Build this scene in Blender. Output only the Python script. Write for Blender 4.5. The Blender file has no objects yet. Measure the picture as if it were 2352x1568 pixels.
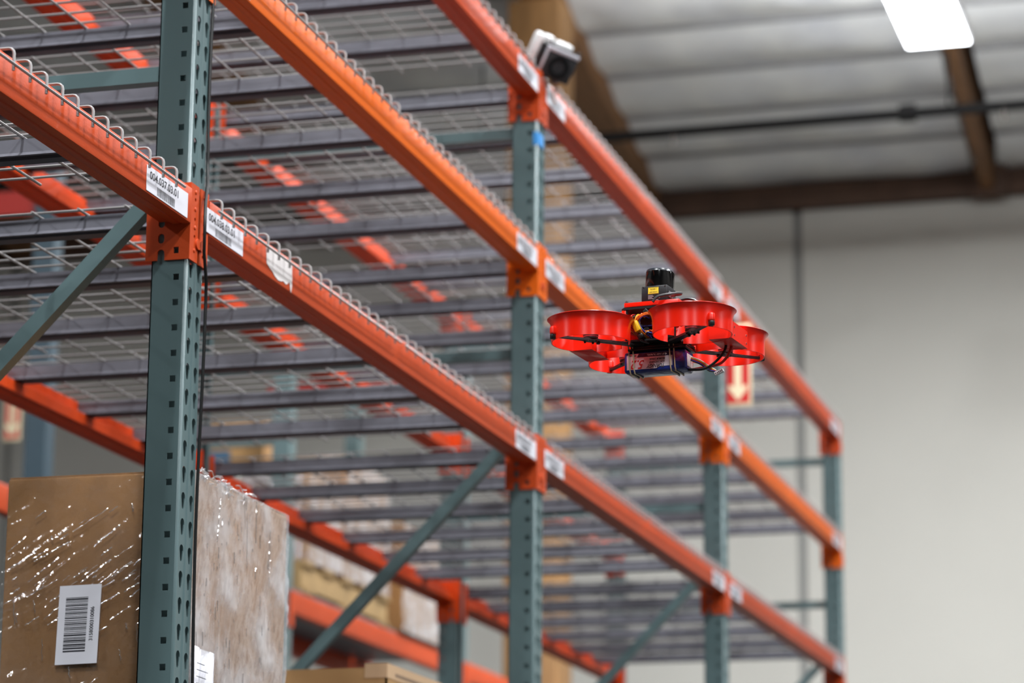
import bpy, bmesh, math, random
from mathutils import Vector, Matrix, noise
from mathutils.geometry import tessellate_polygon
random.seed(7)
SC = bpy.context.scene
COL = SC.collection
R = math.radians

# ------------------------------------------------------------------ camera
F_PX = 6698.4
cam_d = bpy.data.cameras.new('camera')
cam = bpy.data.objects.new('camera', cam_d); COL.objects.link(cam); SC.camera = cam
YAW, PIT, ROL = -0.2779217, 0.23085246, 0.00773564
_f = Vector((math.sin(YAW)*math.cos(PIT), math.cos(YAW)*math.cos(PIT), math.sin(PIT)))
_r = Vector((math.cos(YAW), -math.sin(YAW), 0)); _u = _r.cross(_f)
_r2 = _r*math.cos(ROL)+_u*math.sin(ROL); _u2 = -_r*math.sin(ROL)+_u*math.cos(ROL)
CAM = Vector((2.14325, -5.11891, 1.52146))
cam.matrix_world = Matrix(((_r2.x,_u2.x,-_f.x,CAM.x),(_r2.y,_u2.y,-_f.y,CAM.y),(_r2.z,_u2.z,-_f.z,CAM.z),(0,0,0,1)))
cam_d.sensor_fit = 'HORIZONTAL'; cam_d.sensor_width = 36.0
cam_d.lens = F_PX*36.0/2352
cam_d.clip_start = .1; cam_d.clip_end = 100
cam_d.dof.use_dof = True; cam_d.dof.focus_distance = 5.30; cam_d.dof.aperture_fstop = 3.6
cam_d.dof.aperture_blades = 0
def in_view(pts, m=60):
    """true when the bounding rectangle of the projected points touches the picture"""
    xs, ys = [], []
    for p in pts:
        d = Vector(p)-CAM; z = d.dot(_f)
        if z < .3: return True
        xs.append(1176+F_PX*d.dot(_r2)/z); ys.append(784-F_PX*d.dot(_u2)/z)
    return max(xs) > -m and min(xs) < 2352+m and max(ys) > -m and min(ys) < 1568+m

# ------------------------------------------------------------------ world, exposure
W = bpy.data.worlds.new('world'); SC.world = W; W.use_nodes = True
W.node_tree.nodes['Background'].inputs[0].default_value = (.8,.85,.9,1)
W.node_tree.nodes['Background'].inputs[1].default_value = .05
SC.view_settings.view_transform = 'Standard'; SC.view_settings.look = 'None'
SC.view_settings.gamma = 1; SC.view_settings.use_curve_mapping = False
SC.view_settings.exposure = -0.1
LAMP_W = 330          # watts of each high-bay lamp
LAMP_Z = 6.76

# ------------------------------------------------------------------ materials
def srgb(c):
    return tuple(((v/255)/12.92 if v/255 <= .04045 else ((v/255+.055)/1.055)**2.4) for v in c)+(1,)
MATS = {}
def mat(name, col, rough=.5, metal=0, noise_amt=0, scale=8, bump=0, bscale=60, coat=0, spec=.5, stretch=None, col2=None, emit=0, trans=0):
    if name in MATS: return MATS[name]
    m = bpy.data.materials.new(name); m.use_nodes = True
    nt = m.node_tree; b = nt.nodes['Principled BSDF']
    c = srgb(col)
    b.inputs['Base Color'].default_value = c
    b.inputs['Roughness'].default_value = rough; b.inputs['Metallic'].default_value = metal
    b.inputs['Coat Weight'].default_value = coat; b.inputs['Coat Roughness'].default_value = .15
    b.inputs['Specular IOR Level'].default_value = spec
    if emit:
        b.inputs['Emission Color'].default_value = c; b.inputs['Emission Strength'].default_value = emit
    if trans: b.inputs['Transmission Weight'].default_value = trans
    if noise_amt or bump:
        tc = nt.nodes.new('ShaderNodeTexCoord'); mp = nt.nodes.new('ShaderNodeMapping')
        nt.links.new(tc.outputs['Object'], mp.inputs[0])
        if stretch: mp.inputs['Scale'].default_value = stretch
    if noise_amt:
        n = nt.nodes.new('ShaderNodeTexNoise'); n.inputs['Scale'].default_value = scale; n.inputs['Detail'].default_value = 6
        nt.links.new(mp.outputs[0], n.inputs['Vector'])
        rp = nt.nodes.new('ShaderNodeValToRGB')
        c2 = srgb(col2) if col2 else tuple(v*(1-noise_amt) for v in c[:3])+(1,)
        rp.color_ramp.elements[0].color = c2; rp.color_ramp.elements[1].color = c
        rp.color_ramp.elements[0].position = .3; rp.color_ramp.elements[1].position = .68
        nt.links.new(n.outputs[0], rp.inputs[0]); nt.links.new(rp.outputs[0], b.inputs['Base Color'])
    if bump:
        n2 = nt.nodes.new('ShaderNodeTexNoise'); n2.inputs['Scale'].default_value = bscale; n2.inputs['Detail'].default_value = 4
        nt.links.new(mp.outputs[0], n2.inputs['Vector'])
        bp = nt.nodes.new('ShaderNodeBump'); bp.inputs['Strength'].default_value = bump; bp.inputs['Distance'].default_value = .01
        nt.links.new(n2.outputs[0], bp.inputs['Height']); nt.links.new(bp.outputs[0], b.inputs['Normal'])
    MATS[name] = m; return m
M_RED = mat('beam_paint_red_orange', (206,78,34), .46, noise_amt=.12, scale=6, bump=.05, bscale=220, coat=0, spec=.2)
M_ORG = mat('beam_paint_orange', (240,108,22), .46, noise_amt=.08, scale=6, bump=.05, bscale=220, spec=.18)
M_BACKORG = mat('rear_beam_paint', (222,74,22), .5, noise_amt=.12, scale=9, spec=.2)
M_GRN = mat('upright_paint_green', (96,119,121), .36, noise_amt=.16, scale=5, stretch=(1,1,.35), coat=.15)
M_BLU = mat('upright_paint_blue', (66,86,98), .45, noise_amt=.1, scale=5)
M_GALV = mat('galvanised_steel', (122,122,131), .45, metal=.15, noise_amt=.18, scale=14)
M_WIRE = mat('zinc_wire', (150,147,146), .5, metal=.15)
M_LABEL = mat('label_paper', (232,232,240), .45)
M_TORN = mat('torn_paper', (228,222,220), .7)
M_INK = mat('black_ink', (40,40,48), .6)
M_CARD = mat('cardboard', (156,112,64), .75, noise_amt=.1, scale=4, bump=.05, bscale=90)
M_CARD2 = mat('pale_cardboard', (200,166,130), .75, noise_amt=.1, scale=4)
M_CARD3 = mat('brown_cardboard', (176,136,88), .75, noise_amt=.1, scale=4)
M_WALL = mat('painted_concrete', (214,212,204), .8, noise_amt=.04, scale=1.2, bump=.03, bscale=30)
M_WALL2 = mat('dark_unseen_wall', (90,88,85), .85, noise_amt=.08, scale=1.2)  # walls out of view, toned dark to cut bounced light
M_SEAM = mat('joint_sealant', (150,150,148), .8)
M_FLOOR = mat('concrete_floor', (46,45,44), .5, noise_amt=.15, scale=2)
M_ROOF = mat('roof_deck', (110,108,104), .8, noise_amt=.2, scale=3)
M_INS = mat('insulation_facing', (228,229,226), .42, noise_amt=.22, scale=2.4, bump=.5, bscale=7, col2=(202,204,208))
M_JOIST = mat('wrapped_joist', (160,160,162), .6, noise_amt=.25, scale=5)
M_WOOD = mat('glulam_timber', (176,132,84), .6, noise_amt=.35, scale=5, stretch=(6,6,.6))
M_BEAMWOOD = mat('roof_beam_timber', (132,90,50), .6, noise_amt=.3, scale=5, stretch=(6,.5,6))
M_DARKWOOD = mat('ledger_timber', (92,66,50), .7, noise_amt=.35, scale=5)
M_PIPE = mat('pipe_black', (34,34,35), .55, spec=.25)
M_BLACK = mat('black_plastic', (16,16,17), .35)
M_BLACKM = mat('carbon_plate', (22,22,24), .45, bump=.05, bscale=300)
M_GLOSSB = mat('gloss_black', (8,8,9), .12, coat=.5)
M_SMOKE = mat('lidar_window', (6,6,7), .08, coat=.6)
M_DRED = mat('duct_red_plastic', (252,34,10), .36, noise_amt=.03, scale=30)
M_BLUE = mat('battery_shrink_blue', (30,46,120), .2, coat=.5, bump=.25, bscale=40)
M_SILV = mat('battery_silver_label', (206,206,212), .25, metal=.3)
M_NAVY = mat('battery_navy_print', (24,28,60), .3)
M_YEL = mat('yellow_plastic', (235,190,30), .4)
M_STICK = mat('warning_yellow', (240,226,60), .45)
M_RUB = mat('rubber_band', (196,184,150), .55)
M_WRED = mat('wire_red', (190,40,30), .35)
M_WBLK = mat('wire_black', (18,18,18), .35)
M_WYEL = mat('wire_yellow', (225,190,40), .4)
M_WORG = mat('wire_orange', (225,110,30), .4)
M_WBLU = mat('wire_blue', (60,70,170), .4)
M_WHT = mat('white_plastic', (232,232,232), .35)
M_STEEL = mat('steel_screw', (190,190,190), .25, metal=1)
M_GREY = mat('grey_plastic', (92,92,96), .5)
M_DGREY = mat('dark_grey_plastic', (44,44,46), .45)
M_LED = mat('red_led', (255,60,40), .3, emit=25)
M_SIGN = mat('sign_red', (196,34,30), .4)
M_SIGNC = mat('sign_cream', (232,216,180), .5)
M_TAPE = mat('blue_tape', (70,160,235), .5)
M_REDBAR = mat('red_paint', (176,40,30), .45)
M_PALLET = mat('pallet_wood', (168,138,92), .8, noise_amt=.3, scale=7)
M_SILVER = mat('silver_plastic', (200,200,208), .3, metal=.2)
M_PINK = mat('motor_anodised', (190,90,100), .3, metal=.6)
M_HOUSING = mat('lamp_housing', (225,226,228), .5)
M_BLUEBOX = mat('blue_carton', (60,96,124), .7)
_nt = M_DRED.node_tree; _b = _nt.nodes['Principled BSDF']
_tg = _nt.nodes.new('ShaderNodeTangent'); _tg.direction_type = 'RADIAL'; _tg.axis = 'Z'
_nt.links.new(_tg.outputs[0], _b.inputs['Tangent']); _b.inputs['Anisotropic'].default_value = .95; _b.inputs['Anisotropic Rotation'].default_value = 0.25
def lampmat():
    m = bpy.data.materials.new('lamp_diffuser'); m.use_nodes = True; nt = m.node_tree
    nt.nodes.clear(); o = nt.nodes.new('ShaderNodeOutputMaterial'); e = nt.nodes.new('ShaderNodeEmission')
    e.inputs[0].default_value = (.93,.96,1,1); e.inputs[1].default_value = 14
    nt.links.new(e.outputs[0], o.inputs[0]); return m
M_LAMP = lampmat()
def filmmat(name, haze, gloss, lo=.42, hi=.72):
    m = bpy.data.materials.new(name); m.use_nodes = True; nt = m.node_tree; nt.nodes.clear()
    N = nt.nodes.new; Lk = nt.links.new
    o = N('ShaderNodeOutputMaterial'); mx = N('ShaderNodeMixShader'); mg = N('ShaderNodeMixShader')
    t = N('ShaderNodeBsdfTransparent'); d = N('ShaderNodeBsdfDiffuse'); g = N('ShaderNodeBsdfAnisotropic')
    d.inputs[0].default_value = (.86,.86,.89,1); g.inputs['Roughness'].default_value = .11; g.inputs[0].default_value = (1,1,1,1)
    tc = N('ShaderNodeTexCoord'); n = N('ShaderNodeTexNoise'); n.inputs['Scale'].default_value = 9; n.inputs['Detail'].default_value = 6
    Lk(tc.outputs['Object'], n.inputs['Vector'])
    mr = N('ShaderNodeMapRange'); mr.inputs[1].default_value = lo; mr.inputs[2].default_value = hi
    mr.inputs[3].default_value = haze*.3; mr.inputs[4].default_value = haze
    Lk(n.outputs[0], mr.inputs[0]); Lk(mr.outputs[0], mx.inputs[0]); Lk(t.outputs[0], mx.inputs[1]); Lk(d.outputs[0], mx.inputs[2])
    n2 = N('ShaderNodeTexNoise'); n2.inputs['Scale'].default_value = 70; n2.inputs['Detail'].default_value = 2
    Lk(tc.outputs['Object'], n2.inputs['Vector'])
    bp = N('ShaderNodeBump'); bp.inputs['Strength'].default_value = .8; bp.inputs['Distance'].default_value = .004
    Lk(n2.outputs[0], bp.inputs['Height']); Lk(bp.outputs[0], g.inputs['Normal'])
    mg.inputs[0].default_value = gloss
    Lk(mx.outputs[0], mg.inputs[1]); Lk(g.outputs[0], mg.inputs[2]); Lk(mg.outputs[0], o.inputs[0])
    return m
M_FILM = filmmat('stretch_film', .05, .15)
M_FILM2 = filmmat('stretch_film_hazy', .60, .18)
M_CREASE = filmmat('film_crease', .10, .45)

# ------------------------------------------------------------------ mesh helpers
class MB:
    def __init__(s): s.v = []; s.f = []; s.sm = []
    def add(s, vs, fs, smooth=False):
        o = len(s.v); s.v += [tuple(p) for p in vs]
        s.f += [tuple(i+o for i in f) for f in fs]; s.sm += [smooth]*len(fs); return s
    def box(s, x0,y0,z0,x1,y1,z1, mtx=None):
        v = [Vector(p) for p in ((x0,y0,z0),(x1,y0,z0),(x1,y1,z0),(x0,y1,z0),(x0,y0,z1),(x1,y0,z1),(x1,y1,z1),(x0,y1,z1))]
        if mtx: v = [mtx@p for p in v]
        return s.add(v, [(0,3,2,1),(4,5,6,7),(0,1,5,4),(1,2,6,5),(2,3,7,6),(3,0,4,7)])
    def rbox(s, x0,y0,z0,x1,y1,z1, b=.002, mtx=None, seg=2):
        bm = bmesh.new(); bmesh.ops.create_cube(bm, size=1)
        for v in bm.verts: v.co = Vector(((x0+x1)/2+v.co.x*(x1-x0),(y0+y1)/2+v.co.y*(y1-y0),(z0+z1)/2+v.co.z*(z1-z0)))
        bmesh.ops.bevel(bm, geom=bm.edges[:], offset=b, segments=seg, affect='EDGES', profile=.5)
        bm.verts.ensure_lookup_table()
        for i, v in enumerate(bm.verts): v.index = i
        s.add([mtx@v.co if mtx else v.co for v in bm.verts], [[v.index for v in f.verts] for f in bm.faces], True); bm.free(); return s
    def lathe(s, prof, c=(0,0,0), n=32, axis='z', a0=0, a1=2*math.pi, mtx=None, smooth=True):
        full = abs(a1-a0-2*math.pi) < 1e-6; k = n if full else n+1; vs = []
        for r_, z_ in prof:
            for i in range(k):
                a = a0+(a1-a0)*i/n; p = (r_*math.cos(a), r_*math.sin(a), z_)
                if axis == 'x': p = (z_, p[0], p[1])
                if axis == 'y': p = (p[0], z_, p[1])
                p = Vector(p)+Vector(c); vs.append(mtx@p if mtx else p)
        fs = []
        for j in range(len(prof)-1):
            for i in range(n):
                a, b = j*k+i, j*k+(i+1) % k
                fs.append((a,b,b+k,a+k))
        return s.add(vs, fs, smooth)
    def cyl(s, c, r, h, n=16, axis='z', mtx=None, r2=None):
        r2 = r if r2 is None else r2
        return s.lathe([(1e-5,0),(r,0)], c, n, axis, mtx=mtx, smooth=False).lathe([(r,0),(r2,h)], c, n, axis, mtx=mtx).lathe([(r2,h),(1e-5,h)], c, n, axis, mtx=mtx, smooth=False)
    def tube(s, pts, r, n=6, caps=True):
        pts = [Vector(p) for p in pts]; vs = []; fs = []; up = None
        for i, p in enumerate(pts):
            t = (pts[min(i+1,len(pts)-1)]-pts[max(i-1,0)]).normalized()
            if up is None: up = Vector((0,0,1)) if abs(t.z) < .9 else Vector((1,0,0))
            a = t.cross(up).normalized(); b = a.cross(t).normalized(); up = b
            for k in range(n):
                w = 2*math.pi*k/n; vs.append(p+a*(r*math.cos(w))+b*(r*math.sin(w)))
        for i in range(len(pts)-1):
            for k in range(n):
                fs.append((i*n+k, i*n+(k+1) % n, (i+1)*n+(k+1) % n, (i+1)*n+k))
        s.add(vs, fs, True)
        if caps: s.add(vs[:n], [tuple(range(n))]); s.add(vs[-n:], [tuple(reversed(range(n)))])
        return s
    def extrude(s, prof, axis, a, b, closed=True, caps=True, smooth=False):
        """profile of 2D points swept straight along an axis ('x','y','z')"""
        def P(p, t):
            return {'y':(p[0],t,p[1]), 'x':(t,p[0],p[1]), 'z':(p[0],p[1],t)}[axis]
        n = len(prof); vs = [P(p,a) for p in prof]+[P(p,b) for p in prof]
        fs = [(i,(i+1) % n,(i+1) % n+n,i+n) for i in range(n if closed else n-1)]
        s.add(vs, fs, smooth)
        if closed and caps:
            tri = tessellate_polygon([[Vector((p[0],p[1],0)) for p in prof]])
            s.add(vs[:n], [tuple(t) for t in tri]); s.add(vs[n:], [tuple(t) for t in tri])
        return s
    def plate(s, outer, holes, fn, t0, t1):
        """flat plate with holes; outer and holes are 2D loops, fn(u,v,t) places them, t0..t1 is the thickness"""
        loops = [outer]+holes
        tri = tessellate_polygon([[Vector((p[0],p[1],0)) for p in l] for l in loops])
        flat = [p for l in loops for p in l]
        for t in (t0, t1): s.add([fn(p[0],p[1],t) for p in flat], [tuple(q) for q in tri])
        for l in loops:
            n = len(l); s.add([fn(p[0],p[1],t0) for p in l]+[fn(p[0],p[1],t1) for p in l], [(i,(i+1) % n,(i+1) % n+n,i+n) for i in range(n)])
        return s
    def mesh(s, name, fix=True):
        me = bpy.data.meshes.new(name); me.from_pydata(s.v, [], s.f)
        me.polygons.foreach_set('use_smooth', s.sm); me.update()
        if fix:
            bm = bmesh.new(); bm.from_mesh(me); bmesh.ops.remove_doubles(bm, verts=bm.verts, dist=1e-6)
            bmesh.ops.recalc_face_normals(bm, faces=bm.faces); bm.to_mesh(me); bm.free()
            me.set_sharp_from_angle(angle=R(38))
        return me
    def build(s, name, m, parent=None, loc=None, rot=None):
        me = s.mesh(name); me.materials.append(m)
        return obj(name, me, parent, loc, rot)
def obj(name, me, parent=None, loc=None, rot=None):
    o = bpy.data.objects.new(name, me); COL.objects.link(o)
    if parent: o.parent = parent
    if loc: o.location = loc
    if rot: o.rotation_euler = rot
    return o
def tag(o, label, cat, group=None):
    o['label'] = label; o['category'] = cat
    if group: o['group'] = group
    return o
def thing(name, label, cat, loc=(0,0,0), rotz=0, group=None):
    o = obj(name, None, None, loc, (0,0,rotz)); o.empty_display_size = .1
    return tag(o, label, cat, group)
def struct(o): o['kind'] = 'structure'; return o
TXT = {}
def text_mb(mb, s, size, fn, align='LEFT', shear=0, xs=1.0):
    """add flat lettering; fn(u,v) places a point of the text plane"""
    key = (s, align, shear)
    if key not in TXT:
        cu = bpy.data.curves.new('t', 'FONT'); cu.body = s; cu.align_x = align; cu.shear = shear; cu.resolution_u = 3; cu.offset = .016
        ob = bpy.data.objects.new('t', cu); COL.objects.link(ob)
        dg = bpy.context.evaluated_depsgraph_get()
        me = bpy.data.meshes.new_from_object(ob.evaluated_get(dg))
        TXT[key] = ([tuple(v.co) for v in me.vertices], [tuple(p.vertices) for p in me.polygons])
        bpy.data.objects.remove(ob); bpy.data.meshes.remove(me); bpy.data.curves.remove(cu)
    vs, fs = TXT[key]
    mb.add([fn(v[0]*size*xs, v[1]*size) for v in vs], fs); return mb
def arc(c, r, a0, a1, n):
    return [(c[0]+r*math.cos(a0+(a1-a0)*i/n), c[1]+r*math.sin(a0+(a1-a0)*i/n)) for i in range(n+1)]

# ------------------------------------------------------------------ room shell
YW = 14.0; SLOPE = .2; ZW = 7.16
struct(MB().box(-9,-14,-.1,9,YW+.2,0).build('floor', M_FLOOR))
wl = struct(obj('wall_end', MB().box(-9,YW+.05,0,9,YW+.25,7.4).mesh('wall_end'))); wl.data.materials.append(M_SEAM)
for i, (a, b) in enumerate(((-13,-7.143),(-7.143,-1.28),(-1.28,4.58),(4.58,10.4))):
    MB().box(max(a,-9)+.03,YW,0,min(b,9)-.03,YW+.06,7.38).build('concrete_panel', M_WALL, wl)
struct(MB().box(-9.2,-14,0,-9,YW+.2,9.8).build('wall_left', M_WALL2))
struct(MB().box(9,-14,0,9.2,YW+.2,9.8).build('wall_right', M_WALL2))
struct(MB().box(-9,-14.2,0,9,-14,9.8).build('wall_back', M_WALL2))
def roof(y, off=0): return ZW+(YW-y)*SLOPE+off if y > 2 else ZW+12*SLOPE-(2-y)*.12+off
cb = MB()
for ya, yb in ((YW+.2,2),(2,-14.2)):
    cb.add([(-9.2,ya,roof(ya,.3)),(9.2,ya,roof(ya,.3)),(9.2,yb,roof(yb,.3)),(-9.2,yb,roof(yb,.3)),
            (-9.2,ya,roof(ya,.4)),(9.2,ya,roof(ya,.4)),(9.2,yb,roof(yb,.4)),(-9.2,yb,roof(yb,.4))],
           [(0,1,2,3),(4,5,6,7),(0,1,5,4),(1,2,6,5),(2,3,7,6),(3,0,4,7)])
ceil = struct(cb.build('ceiling', M_ROOF))
BEAMX = [-6.98,-4.64,-2.32,.045,2.4,4.75]
for bx in BEAMX:                      # sloping timber roof beams
    w = .105 if bx < -1 else .045
    y0, y1 = 2.0, YW
    z = lambda y, o: roof(y, o)
    vs = [(bx+sx*w, y, roof(y, o)) for y in (2.01, YW) for sx in (-1,1) for o in (-.17,.32)]
    MB().add(vs, [(0,1,3,2),(4,6,7,5),(0,4,5,1),(2,3,7,6),(0,2,6,4),(1,5,7,3)]).build('roof_beam', M_BEAMWOOD, ceil)
JS = .545
ins_me = {}
def insulation(w, seed):
    """sagging wrinkled blanket between two joists: local x 0..w, y 0..JS down the slope"""
    mb = MB(); nx, ny = 26, 10; vs = []
    for j in range(ny+1):
        for i in range(nx+1):
            u, v = i/nx, j/ny
            z = -.075*math.sin(math.pi*v)**.8*(.75+.5*noise.noise(Vector((u*3+seed*7,v*.8,seed))))
            z += .022*noise.noise(Vector((u*9+seed*3,v*2.2,seed*1.7)))*math.sin(math.pi*v)
            vs.append((u*w, -v*(JS-.03)-.015, z+v*JS*SLOPE))
    fs = [(j*(nx+1)+i, j*(nx+1)+i+1, (j+1)*(nx+1)+i+1, (j+1)*(nx+1)+i) for j in range(ny) for i in range(nx)]
    mb.add(vs, fs, True); return mb
for b in range(len(BEAMX)-1):
    xa, xb = BEAMX[b]+.1, BEAMX[b+1]-.1
    w = xb-xa
    for k in range(11):
        y = YW-.02-JS*k
        if b < 4:
            key = (b, k % 3)
            if key not in ins_me:
                ins_me[key] = insulation(w, b*3+k % 3); ins_me[key] = ins_me[key].mesh('insulation_blanket'); ins_me[key].materials.append(M_INS)
            if in_view([(xa,y,roof(y)),(xb,y-JS,roof(y)),(xa,y-JS,roof(y)),(xb,y,roof(y))]):
                obj('insulation_blanket', ins_me[key], ceil, (xa, y, roof(y,.02)))
                MB().box(xa,-.022,.0,xb,.022,.28).build('joist', M_JOIST, ceil, (0,y-JS,roof(y-JS)))
led = struct(MB().box(-9,YW-.10,7.0,9,YW+.02,7.17).build('trim_1', M_DARKWOOD))
for bx in BEAMX: MB().rbox(bx-.11,YW-.16,6.97,bx+.13,YW-.1,7.2,.01).build('beam_hanger', M_DARKWOOD, led)
post = MB().rbox(-.165,-.165,0,.165,.165,roof(11,-.17),.012).build('timber_post', M_WOOD, None, (-2.335,11.165,0))
tag(post, 'tall square timber post carrying the roof beam behind the rack', 'post')
# sprinkler pipe
pp = thing('sprinkler_pipe', 'black sprinkler pipe running under the ceiling towards the end wall', 'pipe', (0,12,0))
MB().tube([(-8.9,0,6.97),(8.9,0,7.03)], .035, 12).build('pipe_run', M_PIPE, pp)
for x in (-6.2,-3.2,-.225,2.8): MB().cyl((x-.05,0,7.003+x*.0034), .055, .1, 14, 'x').tube([(x+.25,0,7.0),(x+.25,0,7.6)], .008).build('coupling', M_PIPE, pp)
for x in (-4.7,-1.7,.36): MB().cyl((x,0,6.93+x*.0034), .016, .05, 10).cyl((x,0,6.915+x*.0034), .028, .006, 12).build('sprinkler_head', M_STEEL, pp)

# ------------------------------------------------------------------ lamps
def lamp(x, y, z, label):
    t = thing('high_bay_lamp', label, 'lamp', (x,y,z), 0, 'high-bay lamps under the roof')
    MB().rbox(-.185,-.62,.01,.185,.62,.07,.01).build('housing', M_HOUSING, t)
    MB().box(-.168,-.60,-.004,.168,.60,.012).build('diffuser', M_LAMP, t)
    zt = roof(y,.25)-z
    for sy in (-.5,.5): MB().tube([(-.1,sy,.07),(0,sy,.5),(0,sy,zt)], .003, 5).tube([(.1,sy,.07),(0,sy,.5)], .003, 5).build('suspension_wire', M_PIPE, t)
    L = bpy.data.lights.new('lamp_light', 'AREA'); L.shape = 'RECTANGLE'; L.size = .33; L.size_y = 1.2; L.energy = LAMP_W; L.color = (.95,.975,1)
    lo = bpy.data.objects.new('lamp_light', L); COL.objects.link(lo); lo.parent = t; lo.location = (0,0,-.012)
    U = bpy.data.lights.new('ceiling_fill', 'AREA'); U.shape = 'RECTANGLE'; U.size = .3; U.size_y = 1.1; U.energy = LAMP_W*.85; U.color = (.95,.975,1)  # upward fill light added to brighten the ceiling
    uo = bpy.data.objects.new('ceiling_fill', U); COL.objects.link(uo); uo.parent = t; uo.location = (0,0,.08); uo.rotation_euler = (math.pi,0,0)
lamp(.22, 9.47, LAMP_Z, 'glowing white high-bay lamp hanging at the upper right before the end wall')
for x, y, w in ((.22,3.4,'above the aisle beside the drone'),(3.3,6.4,'right of the aisle towards the end wall'),(3.3,.4,'right of the aisle beside the drone'),(3.3,-6.4,'behind the camera'),(.22,-3.2,'above the aisle between camera and drone'),
             (6.4,3.4,'far right beside the drone'),(6.4,-2.6,'far right of the camera'),(-6.5,-3.0,'left behind the racks')):
    lamp(x, y, roof(y)-1.15, 'white high-bay lamp '+w)

# ------------------------------------------------------------------ pallet rack
B = 2.562983; P = .0508; Z0 = 3.5
PW, PD, XF = .084, .074, .022        # post width, depth, front-face X
ZTOP = 4.195
def teardrop(cy, cz):
    r, n = .0096, 10; pts = []
    for i in range(n+1):
        a = -.55+(math.pi+1.1)*i/n; pts.append((cy+r*math.cos(a), cz+.006+r*math.sin(a)))
    pts += [(cy-.0050, cz-.0140),(cy-.0034, cz-.0170),(cy+.0034, cz-.0170),(cy+.0050, cz-.0140)]
    return pts
def post_mesh():
    """front post: face at x=0 looking +X, y 0..PW, teardrops in front, square punches on both sides"""
    mb = MB(); c = .006
    n0, n1 = -13, 40                       # hole rows
    zlo = Z0-P*(n1+.5); zhi = ZTOP
    # side faces with square punches
    for y, out in ((0,-1),(PW,1)):
        xs = [-PD,-.0282,-.0158,-c]
        for n in range(n0, n1+1):
            zc = Z0-P*n; za, zb, zd, ze = zc+P/2, zc+.0062, zc-.0062, zc-P/2
            for (a, b_) in ((za,zb),(zb,zd),(zd,ze)):
                a = min(a, zhi)
                if a <= b_: continue
                for k in range(3):
                    if k == 1 and (a, b_) == (zb, zd): continue
                    q = [(xs[k],y,b_),(xs[k+1],y,b_),(xs[k+1],y,a),(xs[k],y,a)]
                    mb.add(q, [(0,1,2,3) if out < 0 else (3,2,1,0)])
        q = [(-PD,y,0),(-c,y,0),(-c,y,zlo),(-PD,y,zlo)]
        mb.add(q, [(0,1,2,3) if out < 0 else (3,2,1,0)])
    # front face: two columns of teardrops and a raised rib between them
    half = PW/2
    for ya, yb, yc in ((c,half-.004,.0215),(half+.004,PW-c,PW-.0215)):
        outer = lambda zc: [(ya,zc-P/2),(yb,zc-P/2),(yb,zc+P/2),(ya,zc+P/2)]
        tri = tessellate_polygon([[Vector((p[0],p[1],0)) for p in outer(0)],[Vector((p[0],p[1],0)) for p in teardrop(yc,0)]])
        flat = outer(0)+teardrop(yc,0)
        tris = []
        for t in tri:
            a, b_, d = (flat[i] for i in t)
            tris.append(tuple(t) if (b_[0]-a[0])*(d[1]-a[1])-(b_[1]-a[1])*(d[0]-a[0]) > 0 else (t[0],t[2],t[1]))
        zmax = 0
        for n in range(n0, n1):
            zc = Z0-P*n+.36*P
            if zc+P/2 > zhi: continue
            mb.add([(0,p[0],p[1]+zc) for p in flat], tris)
            zmax = max(zmax, zc)
        zb_ = Z0-P*(n1-1)+.36*P-P/2
        mb.add([(0,ya,0),(0,yb,0),(0,yb,zb_),(0,ya,zb_)], [(0,1,2,3)])
        mb.add([(0,ya,zmax+P/2),(0,yb,zmax+P/2),(0,yb,zhi),(0,ya,zhi)], [(0,1,2,3)])
    prof = [(-.0,half-.004),(.0022,half-.002),(.0022,half+.002),(-.0,half+.004)]
    for i in range(3):
        a, b_ = prof[i], prof[i+1]; mb.add([(a[0],a[1],0),(b_[0],b_[1],0),(b_[0],b_[1],zhi),(a[0],a[1],zhi)], [(0,1,2,3)])
    # rounded front corners
    for cy, a0, a1 in ((c,-math.pi/2,0),(PW-c,0,math.pi/2)):
        pts = arc((-c,cy), c, a0, a1, 4)
        for i in range(4):
            a, b_ = pts[i], pts[i+1]; mb.add([(a[0],a[1],0),(b_[0],b_[1],0),(b_[0],b_[1],zhi),(a[0],a[1],zhi)], [(0,1,2,3)], True)
    # back lips
    for ya, yb in ((0,.022),(PW-.022,PW)):
        mb.add([(-PD,yb,0),(-PD,ya,0),(-PD,ya,zhi),(-PD,yb,zhi)], [(0,1,2,3)])
    me = mb.mesh('post', fix=False); me.materials.append(M_GRN); return me
POST = post_mesh()
def solid(o, t=.0024):
    m = o.modifiers.new('thickness', 'SOLIDIFY'); m.thickness = t; m.offset = -1; return o
def brace(p0, p1, w, d, name, parent):
    """C-channel strut in the frame plane from p0 to p1 (x,z), open towards +Y"""
    v = Vector((p1[0]-p0[0],0,p1[1]-p0[1])); L = v.length; ang = math.atan2(v.z, v.x)
    t = .003; mb = MB()
    prof = [(-d/2,-w/2),(d/2,-w/2),(d/2,-w/2+t),(-d/2+t,-w/2+t),(-d/2+t,w/2-t),(d/2,w/2-t),(d/2,w/2),(-d/2,w/2)]
    mb.extrude(prof, 'x', 0, L)
    return mb.build(name, M_GRN, parent, (p0[0],PW/2,p0[1]), (0,-ang,0))
XR = -1.056                       # rear face of the row
WORD = ['nearest','second','third','last']
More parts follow.
